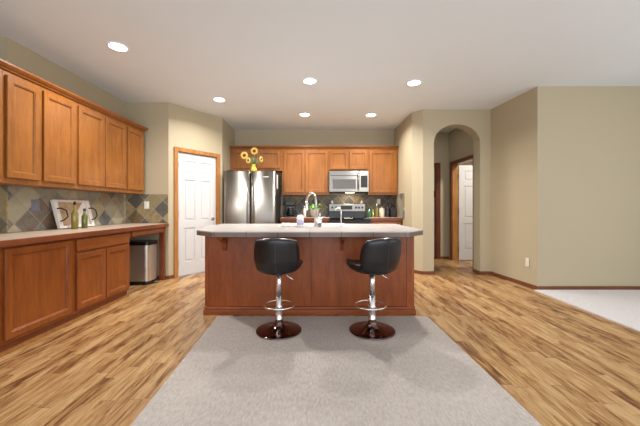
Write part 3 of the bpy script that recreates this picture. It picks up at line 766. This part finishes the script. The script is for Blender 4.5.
# ------------------------------------------------------------------ left worktop things
WZ = .881
t = thing('serving_tray', 'white framed serving tray with black handles leaning on the slate backsplash', 'tray', (-2.895, 3.625, WZ), R(90))
# local x along wall (+Y), local -y to the room; tilt about x
tilt = Matrix.Translation((0, 0, .002)) @ Matrix.Rotation(R(-15), 4, 'X')
Wt, Ht, bt = .262, .335, .025
def tp(name, mat, boxes, par, bev=0):
    bm = bmesh.new()
    for b in boxes: box(bm, *b, bev=bev)
    bm.transform(tilt); return obj(name, bm, mat, par)
tp('frame', M['traywhite'], [(-Wt, Wt, -.034, 0, 0, bt), (-Wt, Wt, -.034, 0, Ht-bt, Ht), (-Wt, -Wt+.05, -.034, 0, bt, Ht-bt), (Wt-.05, Wt, -.034, 0, bt, Ht-bt)], t)
tp('tray_bottom', M['tray'], [(-Wt+.05, Wt-.05, -.012, -.004, bt, Ht-bt)], t)
for sgn in (-1, 1):
    x = sgn*(Wt-.025); bm = bmesh.new(); tube(bm, [(x, -.034, .08), (x+.0*sgn, -.075, .085), (x-(-.03)*sgn*(1 if sgn > 0 else -1.6), -.09, .12), (x-(-.03)*sgn*(1 if sgn > 0 else -1.6), -.09, .19), (x, -.075, .225), (x, -.034, .23)], .007, 8)
    bm.transform(tilt); obj('handle', bm, M['iron'], t)
bottle('oil_bottle', 'tall golden oil bottle with black pour spout in front of the white tray', -2.75, 3.42, WZ, .034, .315, M['goldoil'], M['black'], .34, .36, 'oil bottles in front of the tray', True)
bottle('oil_bottle', 'shorter green oil bottle with black cap, right one in front of the tray', -2.75, 3.565, WZ, .03, .235, M['greenoil'], M['black'], .28, .4, 'oil bottles in front of the tray')

# plates
def plate(label, loc, rz, mat, w=.075, h=.115, kind='switch'):
    q = thing('outlet_plate' if kind != 'switch' else 'switch_plate', label, 'outlet' if kind != 'switch' else 'switch', loc, rz)
    bx('cover', mat, q, (-w/2, w/2, -.007, 0, -h/2, h/2), bev=.002)
    if kind == 'switch': bx('rocker', mat, q, (-.016, .016, -.011, -.007, -.032, .032))
    else:
        for z in (-.022, .022): bx('socket', mat, q, (-.017, .017, -.010, -.007, z-.014, z+.014), bev=.001)
plate('blue grey outlet plate on the slate tiles left of the white tray', (-2.987, 3.19, 1.15), R(90), M['greyplate'], .09, .12, 'outlet')
plate('white switch plate on the tiled end wall above the desk', (-2.655, 4.707, 1.165), 0, M['plastic'])
plate('white outlet plate low on the olive wall right of the arch', (3.005, 4.26, .35), R(-94.7), M['plastic'], .08, .12, 'outlet')
plate('white outlet plate on the back tiles above the cream canister', (1.33, 6.365, 1.255), 0, M['plastic'], .07, .11, 'outlet')

# trash can
t = thing('trash_can', 'stainless pedal trash can with black lid under the desk', 'trash can', (-2.64, 4.50, 0))
bm = bmesh.new(); N = 10
pts = [(-.20, -.14), (.14, -.14)]+[(.14+.07*math.sin(a), -.14*math.copysign(abs(math.cos(a))**.6, math.cos(a))) for a in [math.pi*k/N for k in range(1, N)]]+[(.14, .14), (-.20, .14)]
prism(bm, pts, .05, .575); obj('body', bm, M['binsteel'], t)
k = 1.04
bm = bmesh.new(); prism(bm, [(x*k, y*k) for x, y in pts], 0, .05); obj('base', bm, M['black'], t)
bm = bmesh.new(); prism(bm, [(x*k, y*k) for x, y in pts], .576, .625); obj('lid', bm, M['black'], t)
bx('pedal', M['steel_h'], t, (.218, .275, -.05, .05, .012, .03), bev=.004)

# ------------------------------------------------------------------ recessed ceiling lights
labs = [('recessed ceiling light nearest the left wall cabinets', -2.04, 3.09), ('recessed ceiling light in front of the white pantry door', -1.48, 4.59), ('recessed ceiling light left of two in the far row, above the range area', -.20, 5.33),
        ('recessed ceiling light in the far row to the right, before the right wall cabinet', .98, 5.35), ('recessed ceiling light above the middle of the island', -.08, 3.92), ('recessed ceiling light nearest the arched opening', 1.30, 3.98)]
def make_light():
    t = thing('ceiling_light', '', 'ceiling light', (0, 0, CZ), 0, 'recessed ceiling lights')
    bm = bmesh.new(); lathe(bm, [(.105, 0), (.105, -.004), (.098, -.007), (.078, -.004), (.078, 0)], n=32, cap=False); obj('trim_ring', bm, M['ceil'], t)
    lt('lens', M['lamp'], t, [(.078, -.001), (.078, -.004)], n=32)
    l = bpy.data.lights.new('lamp', 'AREA'); l.shape = 'DISK'; l.size = .14; l.energy = 25; l.color = (1, .96, .90); l.spread = R(150)
    o = bpy.data.objects.new('lamp', l); COL.objects.link(o); o.parent = t; o.location = (0, 0, -.012)
    return t
L0 = make_light()
for i, (lab, x, y) in enumerate(labs):
    if i == 0: L0.location = (x, y, CZ); L0['label'] = lab
    else: dup(L0, (x, y, CZ), None, lab)
# added unseen fill lights beyond the arch, brightening the open door and hall
area('side_room_fill', (3.6, 5.3, 2.7), (0, 0, 0), .3, .3, 42, (1, .95, .88))
area('hall_fill', (2.3, 5.9, 2.76), (0, 0, 0), .15, .15, 1.0, (1, .9, .75))
